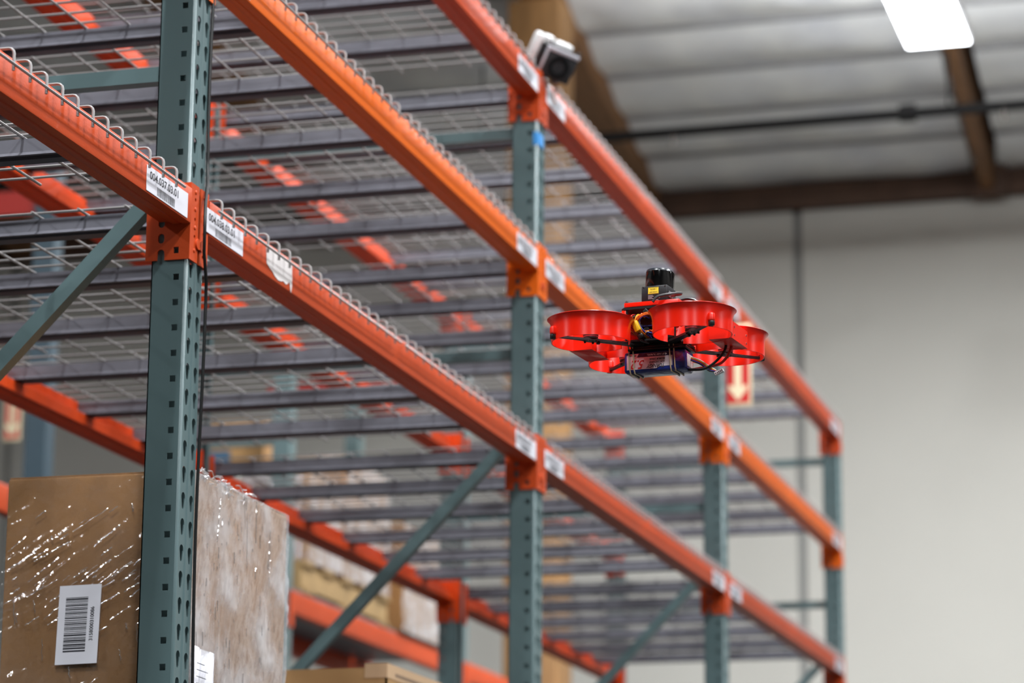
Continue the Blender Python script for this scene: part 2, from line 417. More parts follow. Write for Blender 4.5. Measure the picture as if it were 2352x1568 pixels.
for k in range(4):
    t = thing('upright_frame', 'green perforated rack upright, %s' % ('nearest and largest, standing before the wrapped carton','second along the aisle, below the small camera','third along the aisle, beside the fire sign','last of the row, against the end wall')[k], 'rack upright', (0,k*B,0), 0, 'rack uprights of the front row')
    solid(obj('post', POST, t, (XF,0,0)))
    solid(obj('post', POST, t, (XR,PW,0), (0,0,math.pi)))
    for zc in (.5,1.12,1.74,2.10,3.37,4.02): brace((XR+.03,zc),(XF-.03,zc), .031,.030, 'horizontal_brace', t)
    brace((XR+.05,2.16),(XF-.06,3.15), .031,.030, 'diagonal_brace', t)
    brace((XR+.05,1.2),(XF-.06,2.08), .031,.030, 'diagonal_brace', t)
    for x in (XF-.037, XR+.037): MB().rbox(x-.06,-.03,0,x+.06,PW+.03,.008,.002).build('foot_plate', M_GRN, t)

# beams: local frame x=0 front face looking +X, z=0 underside, y along
def beam_profile():
    return [(0,.004),(0,.068),(-.001,.071),(-.004,.073),(-.040,.073),(-.042,.071),(-.042,.037),(-.066,.037),(-.068,.035),(-.068,.008),(-.066,.006),(-.044,.006),(-.042,.003),(-.038,0),(-.025,0),(-.0235,.0022),(-.0195,.0022),(-.018,0),(-.004,0),(-.001,.001)]
CONN_H = .155
def connector_mesh(side):
    """end plate; side=-1: hangs on the -Y flank of a post (right end of a beam), +1 on its +Y flank. origin: post front-left corner, z=0 plate bottom"""
    mb = MB(); H = CONN_H
    def slot(cx, z0, z1, r):
        return arc((cx,z1-r), r, 0, math.pi, 6)+arc((cx,z0+r), r, math.pi, 2*math.pi, 6)
    outer = [(-.086,0),(-.062,0),(-.062,.012)]+[(-.054+.008*math.cos(math.pi-math.pi*i/6), .014+.008*math.sin(math.pi*i/6)) for i in range(1,6)]+[(-.046,.012),(-.046,0),(.003,0),(.003,H),(-.086,H)]
    holes = [slot(-.054,.034,.054,.0065), slot(-.054,.066,.090,.0065), [(-.0275,.0125),(-.0165,.0125),(-.0165,.0255),(-.0275,.0255)]]
    if side < 0: fn = lambda u, v, t: (u, -t, v)
    else: fn = lambda u, v, t: (u, PW+t, v)
    mb.plate(outer, holes, fn, .0005, .0045)
    # front flange with three round holes
    ya, yb = (-.0045,.037) if side < 0 else (.047,PW+.0045)
    cy = (ya+yb)/2+(.003 if side < 0 else -.003)
    rh = [[(cy+.004*math.cos(2*math.pi*i/8), zc+.004*math.sin(2*math.pi*i/8)) for i in range(8)] for zc in (.05,.085,.125)]
    mb.plate([(ya,0),(yb,0),(yb,H),(ya,H)], rh, lambda u, v, t: (t,u,v), .0028, .0062)
    return mb.mesh('connector')
CONN = {}
def conn(side, m):
    if (side, m.name) not in CONN:
        me = connector_mesh(side); me.materials.append(m); CONN[(side, m.name)] = me
    return CONN[(side, m.name)]
rv = MB()
for zc in (.022,.068,.105,.14): rv.lathe([(.0045,0),(.0035,.002),(1e-5,.0026)], (0,0,0), 8, 'x', mtx=Matrix.Translation((.0062,0,zc)))
RIV = rv.mesh('rivet')
PIN = MB().cyl((.006,0,0), .011, .004, 14, 'x').cyl((.002,0,0), .004, .006, 8, 'x').mesh('safety_pin')
def label(parent, y0, zlo, txt, w=.205, h=.05, readable=True):
    lb = MB().rbox(.0003,y0,zlo,.0011,y0+w,zlo+h,.0003,seg=1).build('label', M_LABEL, parent)
    t = MB(); text_mb(t, txt, .0215, lambda u, v: (.0013, y0+.014+u, zlo+h-.0235+v), xs=1.2)
    t.build('lettering', M_INK, lb)
    b = MB(); rnd = random.Random(sum(ord(ch)*(i+1) for i, ch in enumerate(txt))); y = y0+.052
    while y < y0+.137:
        d = rnd.choice((.001,.0016,.0024)); b.add([(.0013,y,zlo+.003),(.0013,y+d,zlo+.003),(.0013,y+d,zlo+.0195),(.0013,y,zlo+.0195)], [(0,1,2,3)]); y += d+rnd.choice((.0012,.0018,.0026))
    b.build('barcode', M_INK, lb)
LEVELS = [(2.975,M_RED,'lowest'),(3.528,M_ORG,'middle'),(4.044,M_RED,'top')]     # connector-bottom heights
BAYW = {-1:'left of the nearest upright',0:'between the nearest and second uprights',1:'between the second and third uprights',2:'between the third and last uprights'}
BEAM_UP = .071
def make_beam(k, zc, m, lev, front=True):
    y0, y1 = k*B+PW+.005, (k+1)*B-.005
    if k == -1: y0 = -1.9
    tone = 'bright orange' if m is M_ORG else 'red-orange'
    t = thing('rack_beam', ('%s front step beam of the %s shelf level, %s' if front else '%s rear beam of the %s shelf level, %s') % (tone, lev, BAYW[k]), 'rack beam', (XF+.008,0,zc) if front else (XR-.008,0,zc), 0, 'front beams of the rack' if front else 'rear beams of the rack')
    sgn = 1 if front else -1
    pr_ = [(p[0]*sgn, p[1]+BEAM_UP) for p in beam_profile()]
    MB().extrude(pr_, 'y', y0, y1).build('beam_body', m if front else M_BACKORG, t)
    mm = m if front else M_BACKORG
    ends = ([(k*B, 1)] if k > -1 else [])+[((k+1)*B, -1)]
    for yy, s in ends:
        c = obj('connector', conn(s, mm), t, (-.008*sgn, yy if front else yy+PW, 0), (0,0,0 if front else math.pi))
        if not front: c.data = conn(-s, mm)
        if front:
            yr = .019 if s < 0 else .065
            obj('rivet', RIV, c, (0,yr,0)); c.children[0].data.materials.clear(); c.children[0].data.materials.append(M_RED)
            obj('safety_pin', PIN, c, (0, .034 if s < 0 else .050, .038)); c.children[1].data.materials.clear(); c.children[1].data.materials.append(M_RED)
    return t
front_beams = {}
for li, (zc, m, lev) in enumerate(LEVELS):
    for k in range(-1, 3):
        ya = -1.9 if k < 0 else k*B+.08
        if in_view([(XF,ya,zc),(XF,(k+1)*B,zc),(XF,ya,zc+.16),(XF,(k+1)*B,zc+.16)]):
            t = make_beam(k, zc, m, lev); front_beams[(li,k)] = t
            num = 37+k+1
            if k > -1: label(t, k*B+.071+.016 if 0 else k*B+.0885-.02, BEAM_UP+.004, '004.%03d.%02d.01' % (num, 3+li))
            label(t, (k+1)*B-.232, BEAM_UP+.004, '004.%03d.%02d.%02d' % (num, 3+li, 1 if k < 0 else 2))
        if in_view([(XR,ya,zc),(XR,(k+1)*B,zc),(XR,ya,zc+.16),(XR,(k+1)*B,zc+.16)]): make_beam(k, zc, m, lev, False)
# torn paper left on the lowest beam
tp = MB(); rnd = random.Random(3)
top = [(.405,.066),(.44,.067),(.48,.066),(.52,.066),(.563,.066)]
bot = [(.566,.018),(.561,-.002),(.557,.004),(.553,.014),(.548,.020),(.538,.012),(.528,.009),(.512,.012),(.498,.008),(.480,.0065),(.462,.010),(.445,.017),(.428,.020),(.412,.026)]
tp.plate(top+bot, [], lambda u, v, t: (t,u,v+BEAM_UP), .0004, .0012)
tp.build('torn_label', M_TORN, front_beams[(0,0)])

# wire decks
DX0, DX1 = XR+.02, XF+.020
WR = .0027
def cross_wire():
    z = .004; pts = [(DX0-.03,0,z-.034)]
    pts += [(DX0-.03+.010*(1-math.cos(a)), 0, z-.010+.010*math.sin(a)) for a in (0,.5,1.0,1.57)]
    pts += [(XF+.0225-.010+.010*math.sin(a), 0, z-.010+.010*math.cos(a)) for a in (0,.5,1.0,1.57)]
    pts += [(XF+.0225,0,z-.040)]
    me = MB().tube(pts, WR, 6).mesh('cross_wire'); me.materials.append(M_WIRE); return me
CW = cross_wire()
DW = 1.178
LW = MB().tube([(0,0,0),(0,DW,0)], WR, 6).mesh('long_wire'); LW.materials.append(M_WIRE)
chp = [(-.019,0),(-.019,-.026),(-.028,-.034),(-.026,-.036),(-.017,-.029),(-.0165,-.003),(.0165,-.003),(.017,-.029),(.026,-.036),(.028,-.034),(.019,-.026),(.019,0)]
CH = MB().extrude(chp, 'x', XR+.030, XF-.038).mesh('support_channel'); CH.materials.append(M_GALV)
def deck(y0, zt, chans, lab):
    if not in_view([(x,y,zt) for x in (DX0,DX1) for y in (y0,y0+DW)], 20): return
    t = thing('wire_deck', lab, 'wire deck', (0,y0,zt), 0, 'wire mesh decks on the rack')
    for i in range(18): obj('cross_wire', CW, t, (0,.03+i*.0657,.0031))
    for i in range(10): obj('long_wire', LW, t, (XR+.09+i*.1016,0,.0012+.0005))
    for x in (XF+.0277, XR-.0152): obj('long_wire', LW, t, (x,0,-.0245))
    for c in chans: obj('support_channel', CH, t, (0,c,-.0015))
for zc, m, lev in LEVELS:
    for k in range(-1, 3):
        for h in (0,1):
            y0 = k*B+(.088 if h == 0 else 1.296)
            chans = ((.06,.46,.88) if h == 0 else (.10,.53,.90))
            deck(y0, zc+BEAM_UP+.073+.0002, chans, 'wire mesh deck, %s level, %s half, %s' % (lev, 'near' if h == 0 else 'far', BAYW[k]))
# shelf level that carries the cartons (just below the picture)
zc4 = 1.75
for fr in (True, False):
    make_beam(0, zc4, M_RED, 'carton', fr)
for h in (0,1):
    y0 = (.088 if h == 0 else 1.296); t = thing('wire_deck', 'grey wire mesh deck under the cartons, %s half' % ('near','far')[h], 'wire deck', (0,y0,zc4+BEAM_UP+.0732), 0, 'wire mesh decks on the rack')
    for i in range(18): obj('cross_wire', CW, t, (0,.03+i*.0657,.0031))
    for i in range(10): obj('long_wire', LW, t, (XR+.09+i*.1016,0,.0017))
    for c in ((.06,.46,.88),(.10,.53,.90))[h]: obj('support_channel', CH, t, (0,c,-.0015))
ZC = zc4+BEAM_UP+.0732+.0095+.001      # top of that deck

# black cable down the nearest upright
cbp = [(XF+.006+.003*math.sin(z*7), PW-.003+.002*math.sin(z*5+1), z) for z in [2.0+i*.05 for i in range(42)]]
for i, p in enumerate(cbp):
    if 2.96 < p[2] < 3.14: cbp[i] = (XF+.016, p[1]-.033, p[2])
tag(MB().tube(cbp, .0035, 8).build('cable', M_WBLK), 'thin black cable hanging down the nearest green upright', 'cable')
# blue tape on the second upright
tag(MB().rbox(XF+.0025,B+.002,3.972,XF+.0042,B+.05,4.010,.0006,seg=1).rbox(XF-.012,B-.0018,3.972,XF+.0040,B-.0005,4.010,.0004,seg=1).build('tape_strip', M_TAPE), 'small strip of bright blue tape on the second upright', 'tape')

# ------------------------------------------------------------------ action camera on the top beam
def gopro():
    t = thing('box_camera', 'small black and white box camera clamped on the top beam above the second upright', 'camera', (XF+.012,B+.075,4.152), R(40))
    T = Matrix.Translation((.01,0,.098))@Matrix.Rotation(R(14),4,'Y')@Matrix.Rotation(R(30),4,'X')@Matrix.Scale(1.06,4)
    MB().rbox(-.048,-.030,-.042,.048,.040,.042,.006,T).build('housing', M_BLACK, t)
    MB().rbox(-.066,-.004,-.030,-.040,.040,.058,.008,T).rbox(-.040,-.012,.040,-.014,.040,.060,.008,T).rbox(-.006,-.016,.036,.042,.030,.056,.008,T).build('cover', M_WHT, t)
    fr = MB().rbox(-.040,-.058,-.044,.052,-.026,.034,.005,T).build('front_box', M_DGREY, t)
    MB().rbox(-.043,-.060,.028,.054,-.050,.040,.003,T).rbox(-.043,-.060,-.03,-.036,-.050,.038,.003,T).build('trim_edge', M_SILVER, fr)
    MB().lathe([(.030,-.0585),(.030,-.061),(.020,-.061),(.018,-.052),(1e-5,-.052)], (.006,0,-.006), 24, 'y', mtx=T).build('lens', M_GLOSSB, fr)
    MB().rbox(.046,-.034,-.02,.062,.01,.034,.004,T).cyl((.056,-.02,.034),.008,.012,10,mtx=T).build('latch', M_DGREY, t)
    MB().rbox(-.034,-.012,.045,-.010,.018,.075,.005).rbox(-.030,-.02,.045,-.004,.020,.06,.005).build('mount', M_BLACK, t)
    MB().rbox(.016,-.02,.030,.034,.016,.06,.004).cyl((.004,-.010,.038),.009,.045,10,'x').build('thumb_screw', M_BLACK, t)
    MB().tube([(.02,0,.04),(.026,.0,.02),(.018,.006,.0),(.024,.004,-.03)], .002, 6).build('tether', mat('tether_tan',(170,110,70),.6), t)
gopro()

# ------------------------------------------------------------------ projecting signs
def sign(loc, lab, w=.104, h=.31):
    t = thing('fire_sign', lab, 'sign', loc)
    MB().rbox(0,0,0,w,.006,h,.002).build('panel', M_SIGNC, t)
    def prt(name, m, pts, y): return MB().plate(pts, [], lambda u, v, tt: (u,tt,v), y, y+.0008).build(name, m, t)
    prt('red_field', M_SIGN, [(.009,.012),(w-.009,.012),(w-.009,h-.012),(.009,h-.012)], -.0008)
    c = w/2
    prt('arrow', M_SIGNC, [(c-.013,.185),(c-.013,.072),(c-.034,.082),(c-.034,.064),(c,.020),(c+.034,.064),(c+.034,.082),(c+.013,.072),(c+.013,.185)], -.0016)
    lt = MB()
    for wd, cz, sz in (('FIRE',.262,.030),('EXTINGUISHER',.222,.0115)):
        text_mb(lt, wd, sz, lambda u, v, cz=cz: (c+u, -.0017, cz+v), 'CENTER')
    lt.build('lettering', M_SIGNC, t)
    MB().box(0,.006,h*.3,.02,.03,h*.7).build('bracket', M_GREY, t)
    return t
sign((XF-.014,2*B+PW+.0315-.012,3.757), 'red and cream fire sign with a down arrow beside the third upright')

# ------------------------------------------------------------------ cartons
def film_face(w, h, fn, seed, streak=(1,.55), nx=210, ny=210, amp=.0030):
    """wrinkled stretch film: u 0..w, v 0..h; fn(u,v,t) with t outwards"""
    mb = MB(); vs = []
    sx, sy = streak; L = math.hypot(sx, sy); sx /= L; sy /= L
    for j in range(ny+1):
        for i in range(nx+1):
            u, v = w*i/nx, h*j/ny
            al = u*sx+v*sy; ac = -u*sy+v*sx
            m1 = max(0, noise.noise(Vector((u*3.2+seed, v*3.2, seed))) + .15)
            t = amp*3.4*m1*(1-abs(noise.noise(Vector((al*5+seed+.8*noise.noise(Vector((u*6,v*6,seed))), ac*62+1.2*noise.noise(Vector((u*7,v*7,9.))), seed*2))))*2.0)
            t += amp*1.6*noise.noise(Vector((u*18+seed*5, v*18, 3.1)))+amp*.9*noise.noise(Vector((u*50, v*50+seed, 7.7)))
            vs.append(fn(u, v, max(.0008,.004+t)))
    fs = [(j*(nx+1)+i, j*(nx+1)+i+1, (j+1)*(nx+1)+i+1, (j+1)*(nx+1)+i) for j in range(ny) for i in range(nx)]
    return mb.add(vs, fs, True)
X0, X1, Y0, Y1, ZB, ZT = -.394, -.001, .118, .660, ZC, 2.580
t = thing('wrapped_carton', 'large brown carton in clear stretch film behind the nearest upright, with barcode label', 'carton', (0,0,0))
bx = MB().rbox(X0,Y0,ZB,X1,Y1,ZT-.002,.004).build('carton_body', M_CARD, t)
MB().box(X0+.002,Y0+.004,ZT-.0015,X1-.002,(Y0+Y1)/2-.002,ZT+.0015).build('top_flap', M_CARD, bx)
MB().box(X0+.002,(Y0+Y1)/2+.002,ZT-.0015,X1-.002,Y1-.004,ZT+.0015).build('top_flap', M_CARD, bx)
MB().add([(X0+.25,Y0+.01,ZT+.002),(X1-.03,Y0+.01,ZT+.002),(X1-.03,Y0+.16,ZT+.012),(X0+.26,Y0+.16,ZT+.011),(X0+.25,Y0+.01,ZT+.001),(X1-.03,Y0+.01,ZT+.001),(X1-.03,Y0+.16,ZT+.010),(X0+.26,Y0+.16,ZT+.009)], [(0,1,2,3),(7,6,5,4),(0,4,5,1),(1,5,6,2),(2,6,7,3),(3,7,4,0)]).build('top_sheet', M_CARD, bx)
W_, H_ = X1-X0, ZT-ZB
film_face(W_, H_, lambda u, v, tt: (X0+u, Y0-tt, ZB+v), 1.3).build('stretch_film', M_FILM, t)
film_face(Y1-Y0, H_, lambda u, v, tt: (X1+tt, Y0+u, ZB+v), 4.1, (.35,1), 210, 210, .0017).build('stretch_film', M_FILM2, t)
# folds in the film: thin rounded creases running up to the right on the shaded side, nearly upright on the lit side
rnd = random.Random(21)
cr = MB()
for i in range(95):
    cu = rnd.uniform(.02,.385); cv = rnd.gauss(.475,.05) if i < 66 else rnd.uniform(.25,.66)
    if cv > .68: continue
    a = R(rnd.uniform(26,38)) if i < 66 else R(rnd.choice((104,100,32,96)))+rnd.uniform(-.1,.1); L = rnd.uniform(.012,.085) if i < 66 else rnd.uniform(.006,.05)
    n = 7; pts = []
    for q in range(n):
        s_ = (q/(n-1)-.5)*L; pts.append((X0+min(max(cu+s_*math.cos(a)+.0012*math.sin(q*2+i),.002),W_-.002), Y0-.0062-.0008*math.sin(math.pi*q/(n-1)), ZB+min(cv+s_*math.sin(a),H_-.004)))
    cr.tube(pts, rnd.uniform(.0006,.0016), 8)
o = cr.build('film_creases', M_CREASE, t); o['kind'] = 'stuff'
cr = MB()
for i in range(85):
    cu = rnd.uniform(.02,.53); cv = rnd.uniform(.22,.70); a = R(rnd.uniform(70,112)); L = rnd.uniform(.004,.03) if i % 9 else rnd.uniform(.06,.12)
    n = 5; pts = []
    for q in range(n):
        s_ = (q/(n-1)-.5)*L; pts.append((X1+.0062, Y0+min(max(cu+s_*math.cos(a)*.4,.002),Y1-Y0-.002), ZB+min(cv+s_*math.sin(a),H_-.004)))
    cr.tube(pts, rnd.uniform(.0006,.0016), 8)
o = cr.build('film_creases', M_CREASE, t); o['kind'] = 'stuff'
# frayed roll of film along the top edge
fr = MB(); rnd = random.Random(5)
for i in range(70):
    u = abs(rnd.gauss(.16,.09)); y = Y0+min(max(u,.02),.5); z = ZT+rnd.uniform(-.014,.012)*(1 if u < .3 else .4)
    pts = [(X1-.004+rnd.uniform(-.008,.010), y+j*rnd.uniform(.008,.02), z+rnd.uniform(-.006,.006)) for j in range(4)]
    fr.tube(pts, rnd.uniform(.0008,.002), 5)
o = fr.build('film_fringe', M_FILM2, t); o['kind'] = 'stuff'
# barcode label on the shaded side
lx, lz, lw, lh = X0+.124, 2.203, .094, .155
sh = lambda u, v: (lx+u*.94+(v-.08)*.028, lz+v+u*.02)
ll = MB().plate([sh(0,0),(sh(lw,0)),sh(lw,lh),sh(0,lh)], [], lambda u, v, tt: (u,Y0-tt,v), .0075, .0085).build('barcode_label', M_LABEL, t)
bb = MB(); rnd = random.Random(11); v = .024
while v < .133:
    d = rnd.choice((.001,.0014,.0022,.003))
    q = [sh(.016,v),sh(.066,v),sh(.066,v+d),sh(.016,v+d)]; bb.add([(p[0],Y0-.0088,p[1]) for p in q], [(0,1,2,3)]); v += d+rnd.choice((.0012,.0016,.0024))
bb.build('barcode', M_INK, ll)
nb = MB(); text_mb(nb, '3158000310086', .0115, lambda u, v_: (lambda p: (p[0],Y0-.0088,p[1]))(sh(.081-v_,.044+u)), xs=.9); nb.build('lettering', M_INK, ll)
# paper slip on the lit side
sl = MB(); N = 8; vs = []
for j in range(2):
    for i in range(N+1): vs.append((X1+.006+.003*math.sin(i*1.1), Y0+.012+.115*i/N, 2.09+.148*j-.004*(i/N)))
sl.add(vs, [(i,i+1,i+N+2,i+N+1) for i in range(N)], True)
so = sl.build('paper_slip', M_LABEL, t); solid(so, .0006)
st = MB()
for r_ in range(4):
    st.add([(X1+.0125,Y0+.026,2.165+r_*.013),(X1+.0125,Y0+.026+(.07,.05,.06,.04)[r_],2.164+r_*.013),(X1+.0125,Y0+.026+(.07,.05,.06,.04)[r_],2.1655+r_*.013),(X1+.0125,Y0+.026,2.1665+r_*.013)], [(0,1,2,3)])
y = Y0+.05
while y < Y0+.10: st.add([(X1+.0125,y,2.13),(X1+.0125,y+.002,2.13),(X1+.0125,y+.002,2.15),(X1+.0125,y,2.15)], [(0,1,2,3)]); y += .0042
st.build('print_lines', M_INK, so)
# open carton
ax0, ax1, ay0, ay1, at = -.262, -.002, 1.357, 1.79, 2.345
t = thing('open_carton', 'brown carton with raised flaps on the shelf beyond the wrapped carton', 'carton', (0,0,0))
MB().box(ax0,ay0,ZC,ax0+.005,ay1,at-.006).box(ax1-.005,ay0,ZC,ax1,ay1,at-.006).box(ax0,ay0,ZC,ax1,ay0+.005,at-.006).box(ax0,ay1-.005,ZC,ax1,ay1,at-.006).box(ax0,ay0,ZC,ax1,ay1,ZC+.005).build('carton_body', M_CARD3, t)
MB().box(ax1-.055,ay0-.001,at-.03,ax1+.001,ay1,at+.004).build('side_flap', M_CARD2, t)
MB().box(ax0,ay0+.005,at-.012,ax1-.055,ay1-.1,at-.008).build('top_flap', M_CARD3, t)
MB().add([(ax0,ay1-.16,at-.008),(ax1-.06,ay1-.16,at-.008),(ax1-.06,ay1-.02,at+.014),(ax0+.01,ay1-.02,at+.02),(ax0,ay1-.16,at-.012),(ax1-.06,ay1-.16,at-.012),(ax1-.06,ay1-.02,at+.010),(ax0+.01,ay1-.02,at+.016)], [(0,1,2,3),(7,6,5,4),(0,4,5,1),(1,5,6,2),(2,6,7,3),(3,7,4,0)]).build('top_flap', M_CARD3, t)
lt = MB()
for i, (a, b_) in enumerate(((.06,.30),(.13,.20))):
    y = ay0+a
    while y < ay0+b_: lt.add([(ax1+.0015,y,at-.022-i*.014),(ax1+.0015,y+.009,at-.022-i*.014),(ax1+.0015,y+.009,at-.014-i*.014),(ax1+.0015,y,at-.014-i*.014)], [(0,1,2,3)]); y += .013
lt.build('print_marks', mat('grey_print',(120,100,84),.7), t)

# ------------------------------------------------------------------ second row of racks behind
X2 = -2.13
DEP = .58
def simple_post(h, m=M_GRN, w=.08, d=.078):
    mb = MB(); t = .003
    mb.extrude([(-d,0),(-d,.02),(-d+t,.02),(-d+t,t),(-t,t),(-t,w-t),(-d+t,w-t),(-d+t,w-.02),(-d,w-.02),(-d,w),(0,w),(0,0)], 'z', 0, h)
    return mb
for i, (y, h) in enumerate(((3.93,4.42),(6.40,4.42),(9.0,4.95))):
    if i == 0: continue
    t = thing('upright_frame', 'green rack upright of the row behind, %s' % ('','blurred left of the second upright','half hidden behind the far rear post')[i], 'rack upright', (X2,y,0), 0, 'rack uprights of the row behind')
    simple_post(h).build('post', M_GRN, t)
    simple_post(h).build('post', M_GRN, t, (-DEP,0,0))
    for zc in (1,2,2.9,3.95): MB().box(-DEP-.02,.02,zc,-.05,.055,zc+.036).build('horizontal_brace', M_GRN, t)
    if i == 2: MB().box(-1.1,.02,4.775,-.05,.055,4.82).build('top_tie', M_REDBAR, t)
    MB().box(-.10,-.03,0,.02,.11,.008).build('foot_plate', M_GRN, t)
t = thing('blue_upright', 'blue painted rack upright at the far left behind the wrapped carton', 'rack upright', (-3.27,6.4,0))
simple_post(5.3, M_BLU, .09, .10).build('post', M_BLU, t)
MB().box(-1.6,.02,5.06,-.05,.06,5.17).build('cross_bar', M_REDBAR, t)
simple_post(5.3, M_BLU, .09, .10).build('post', M_BLU, t, (-1.6,0,0))
for px in (0,-1.6): MB().box(px-.12,-.03,0,px+.03,.12,.008).build('foot_plate', M_BLU, t)
sign((-3.46,6.37,4.01), 'red and white fire sign on the blue upright, blurred at far left', .085, .33)
def beam2(y0, y1, z, lab, m=M_RED, x=X2):
    t = thing('rack_beam', lab, 'rack beam', (x+.004,0,z), 0, 'beams of the row behind')
    MB().extrude([(p[0], p[1]*1.3+.065) for p in beam_profile()], 'y', y0, y1).build('beam_body', m, t)
    for y, s in ((y0,1),(y1,-1)): MB().box(-.07,y-.004,0,0,y+.002,CONN_H).box(.0,y-(.045 if s > 0 else -.002),0,.004,y+(.002 if s > 0 else .045),CONN_H).build('connector', m, t)
beam2(6.482,8.998,3.165,'red-orange beam of the row behind under the wrapped pallet load')
beam2(9.082,11.5,3.165,'red-orange beam of the row behind past the timber post')
beam2(1.5,3.9,3.12,'red-orange beam end of the row behind at the far left edge')
for (ya, yb, z, w) in ((6.482,8.998,3.165,'under the wrapped pallet load'),):
    beam2(ya, yb, z, 'rear beam of the row behind '+w, M_BACKORG, X2-DEP+.08)
    t = thing('shelf_panel', 'grey shelf panel of the row behind '+w, 'shelf', (0,0,z+.16+.001))
    n = 10
    for i in range(n):
        a = ya+.01+(yb-ya-.02)*i/n; MB().box(X2-DEP,a,0,X2-.005,a+(yb-ya-.02)/n-.02,.012).build('slat', M_GALV, t)
# pallet and wrapped cartons
pz = 3.165+.16+.0135
t = thing('wooden_pallet', 'wooden pallet in the row behind under wrapped cartons', 'pallet', (0,6.62,pz))
for i in range(5): MB().box(X2-.56,i*.262,.118,X2+.0,i*.262+.14,.138).build('deck_board', M_PALLET, t)
for i in range(3): MB().box(X2-.06-i*.24,0,.02,X2-.015-i*.24,1.19,.117).build('stringer', M_PALLET, t)
for i in range(3): MB().box(X2-.56,i*.52,0,X2+.0,i*.52+.14,.019).build('bottom_board', M_PALLET, t)
for i, (ya, yb, hh, lab) in enumerate(((6.64,7.12,.400,'film-wrapped brown carton at the left end of the far pallet'),(7.13,7.78,.55,'film-wrapped brown carton at the right end of the far pallet'))):
    o = thing('wrapped_carton', lab, 'carton', (0,ya,pz+.139), 0, 'wrapped cartons of the row behind')
    MB().rbox(X2-.55,0,0,X2-.002,yb-ya-.01,hh,.006).build('carton_body', M_CARD, o)
    film_face(yb-ya-.01, hh, lambda u, v, tt: (X2+tt,u,v), 2.2+i*3, (.6,1), 30, 30, .004).build('stretch_film', M_FILM2, o)
    film_face(.54, hh, lambda u, v, tt: (X2-.55+u,-.0035-tt*.4,v), 3.2+i*3, (.6,1), 30, 30, .004).build('stretch_film', M_FILM2, o)
o = thing('wrapped_carton', 'pale film-wrapped carton hanging over the shelf edge near the far rear post', 'carton', (0,7.93,pz), 0, 'wrapped cartons of the row behind')
MB().rbox(X2-.55,0,.0,X2+.02,.68,.52,.006).build('carton_body', M_CARD, o)
film_face(.68, .52, lambda u, v, tt: (X2+.022+tt,u,v), 9.7, (.6,1), 30, 30, .004).build('stretch_film', M_FILM2, o)
zz = pz+.139+.400+.001
o = thing('carton', 'tan carton with blue print on the upper shelf of the row behind', 'carton', (0,6.655,zz))
MB().rbox(-2.66,0,0,-2.345,.30,.235,.004).build('carton_body', M_CARD3, o)
MB().box(-2.60,.002,.2345,-2.54,.298,.2362).build('packing_tape', M_CARD2, o)
MB().box(-2.60,-.0008,.01,-2.50,.001,.10).build('blue_print', M_BLUEBOX, o)

# ------------------------------------------------------------------ drone
DR = thing('drone', 'red ducted quadcopter drone with black lidar dome and blue battery, hovering in the aisle', 'drone', (.9751,-.0442,2.7714), R(-6.036))
A = .097
def duct(cx, cy, ang):
    d = MB()
    prof_o = [(.0795,0),(.0775,-.0018),(.0755,-.0042),(.0738,-.0080),(.0727,-.0125),(.0720,-.018),(.0718,-.029)]
    prof_i = [(.0700,-.029),(.0700,-.014),(.0708,-.008),(.0728,-.003),(.0750,.0002),(.0775,.0010),(.0795,0)]
    gap = R(13)
    # wall is cut open below where the arm passes through
    d.lathe(prof_o+prof_i, (0,0,0), 72)
    d.lathe([(.0718,-.029),(.0716,-.0425),(.0700,-.0425),(.0700,-.029),(.0718,-.029)], (0,0,0), 66, a0=ang+math.pi+gap, a1=ang+3*math.pi-gap)
    for e in (ang+math.pi+gap, ang+math.pi-gap):
        q = [(rr*math.cos(e), rr*math.sin(e), zz_) for rr in (.0700,.0718) for zz_ in (-.029,-.0425)]
        d.add(q, [(0,1,3,2)])
    o = d.build('duct', M_DRED, DR, (cx,cy,0))
    # rounded corner nub with black foot, on the outer diagonal
    T = Matrix.Rotation(ang,4,'Z')@Matrix.Translation((.0755,0,-.030))
    MB().rbox(-.008,-.0062,-.004,.0045,.0062,.012,.004,T,3).build('nub', M_DRED, o)
    f = MB().rbox(-.005,-.0048,-.012,.004,.0048,-.003,.0015,T).build('nub_foot', M_BLACK, o)
    return o
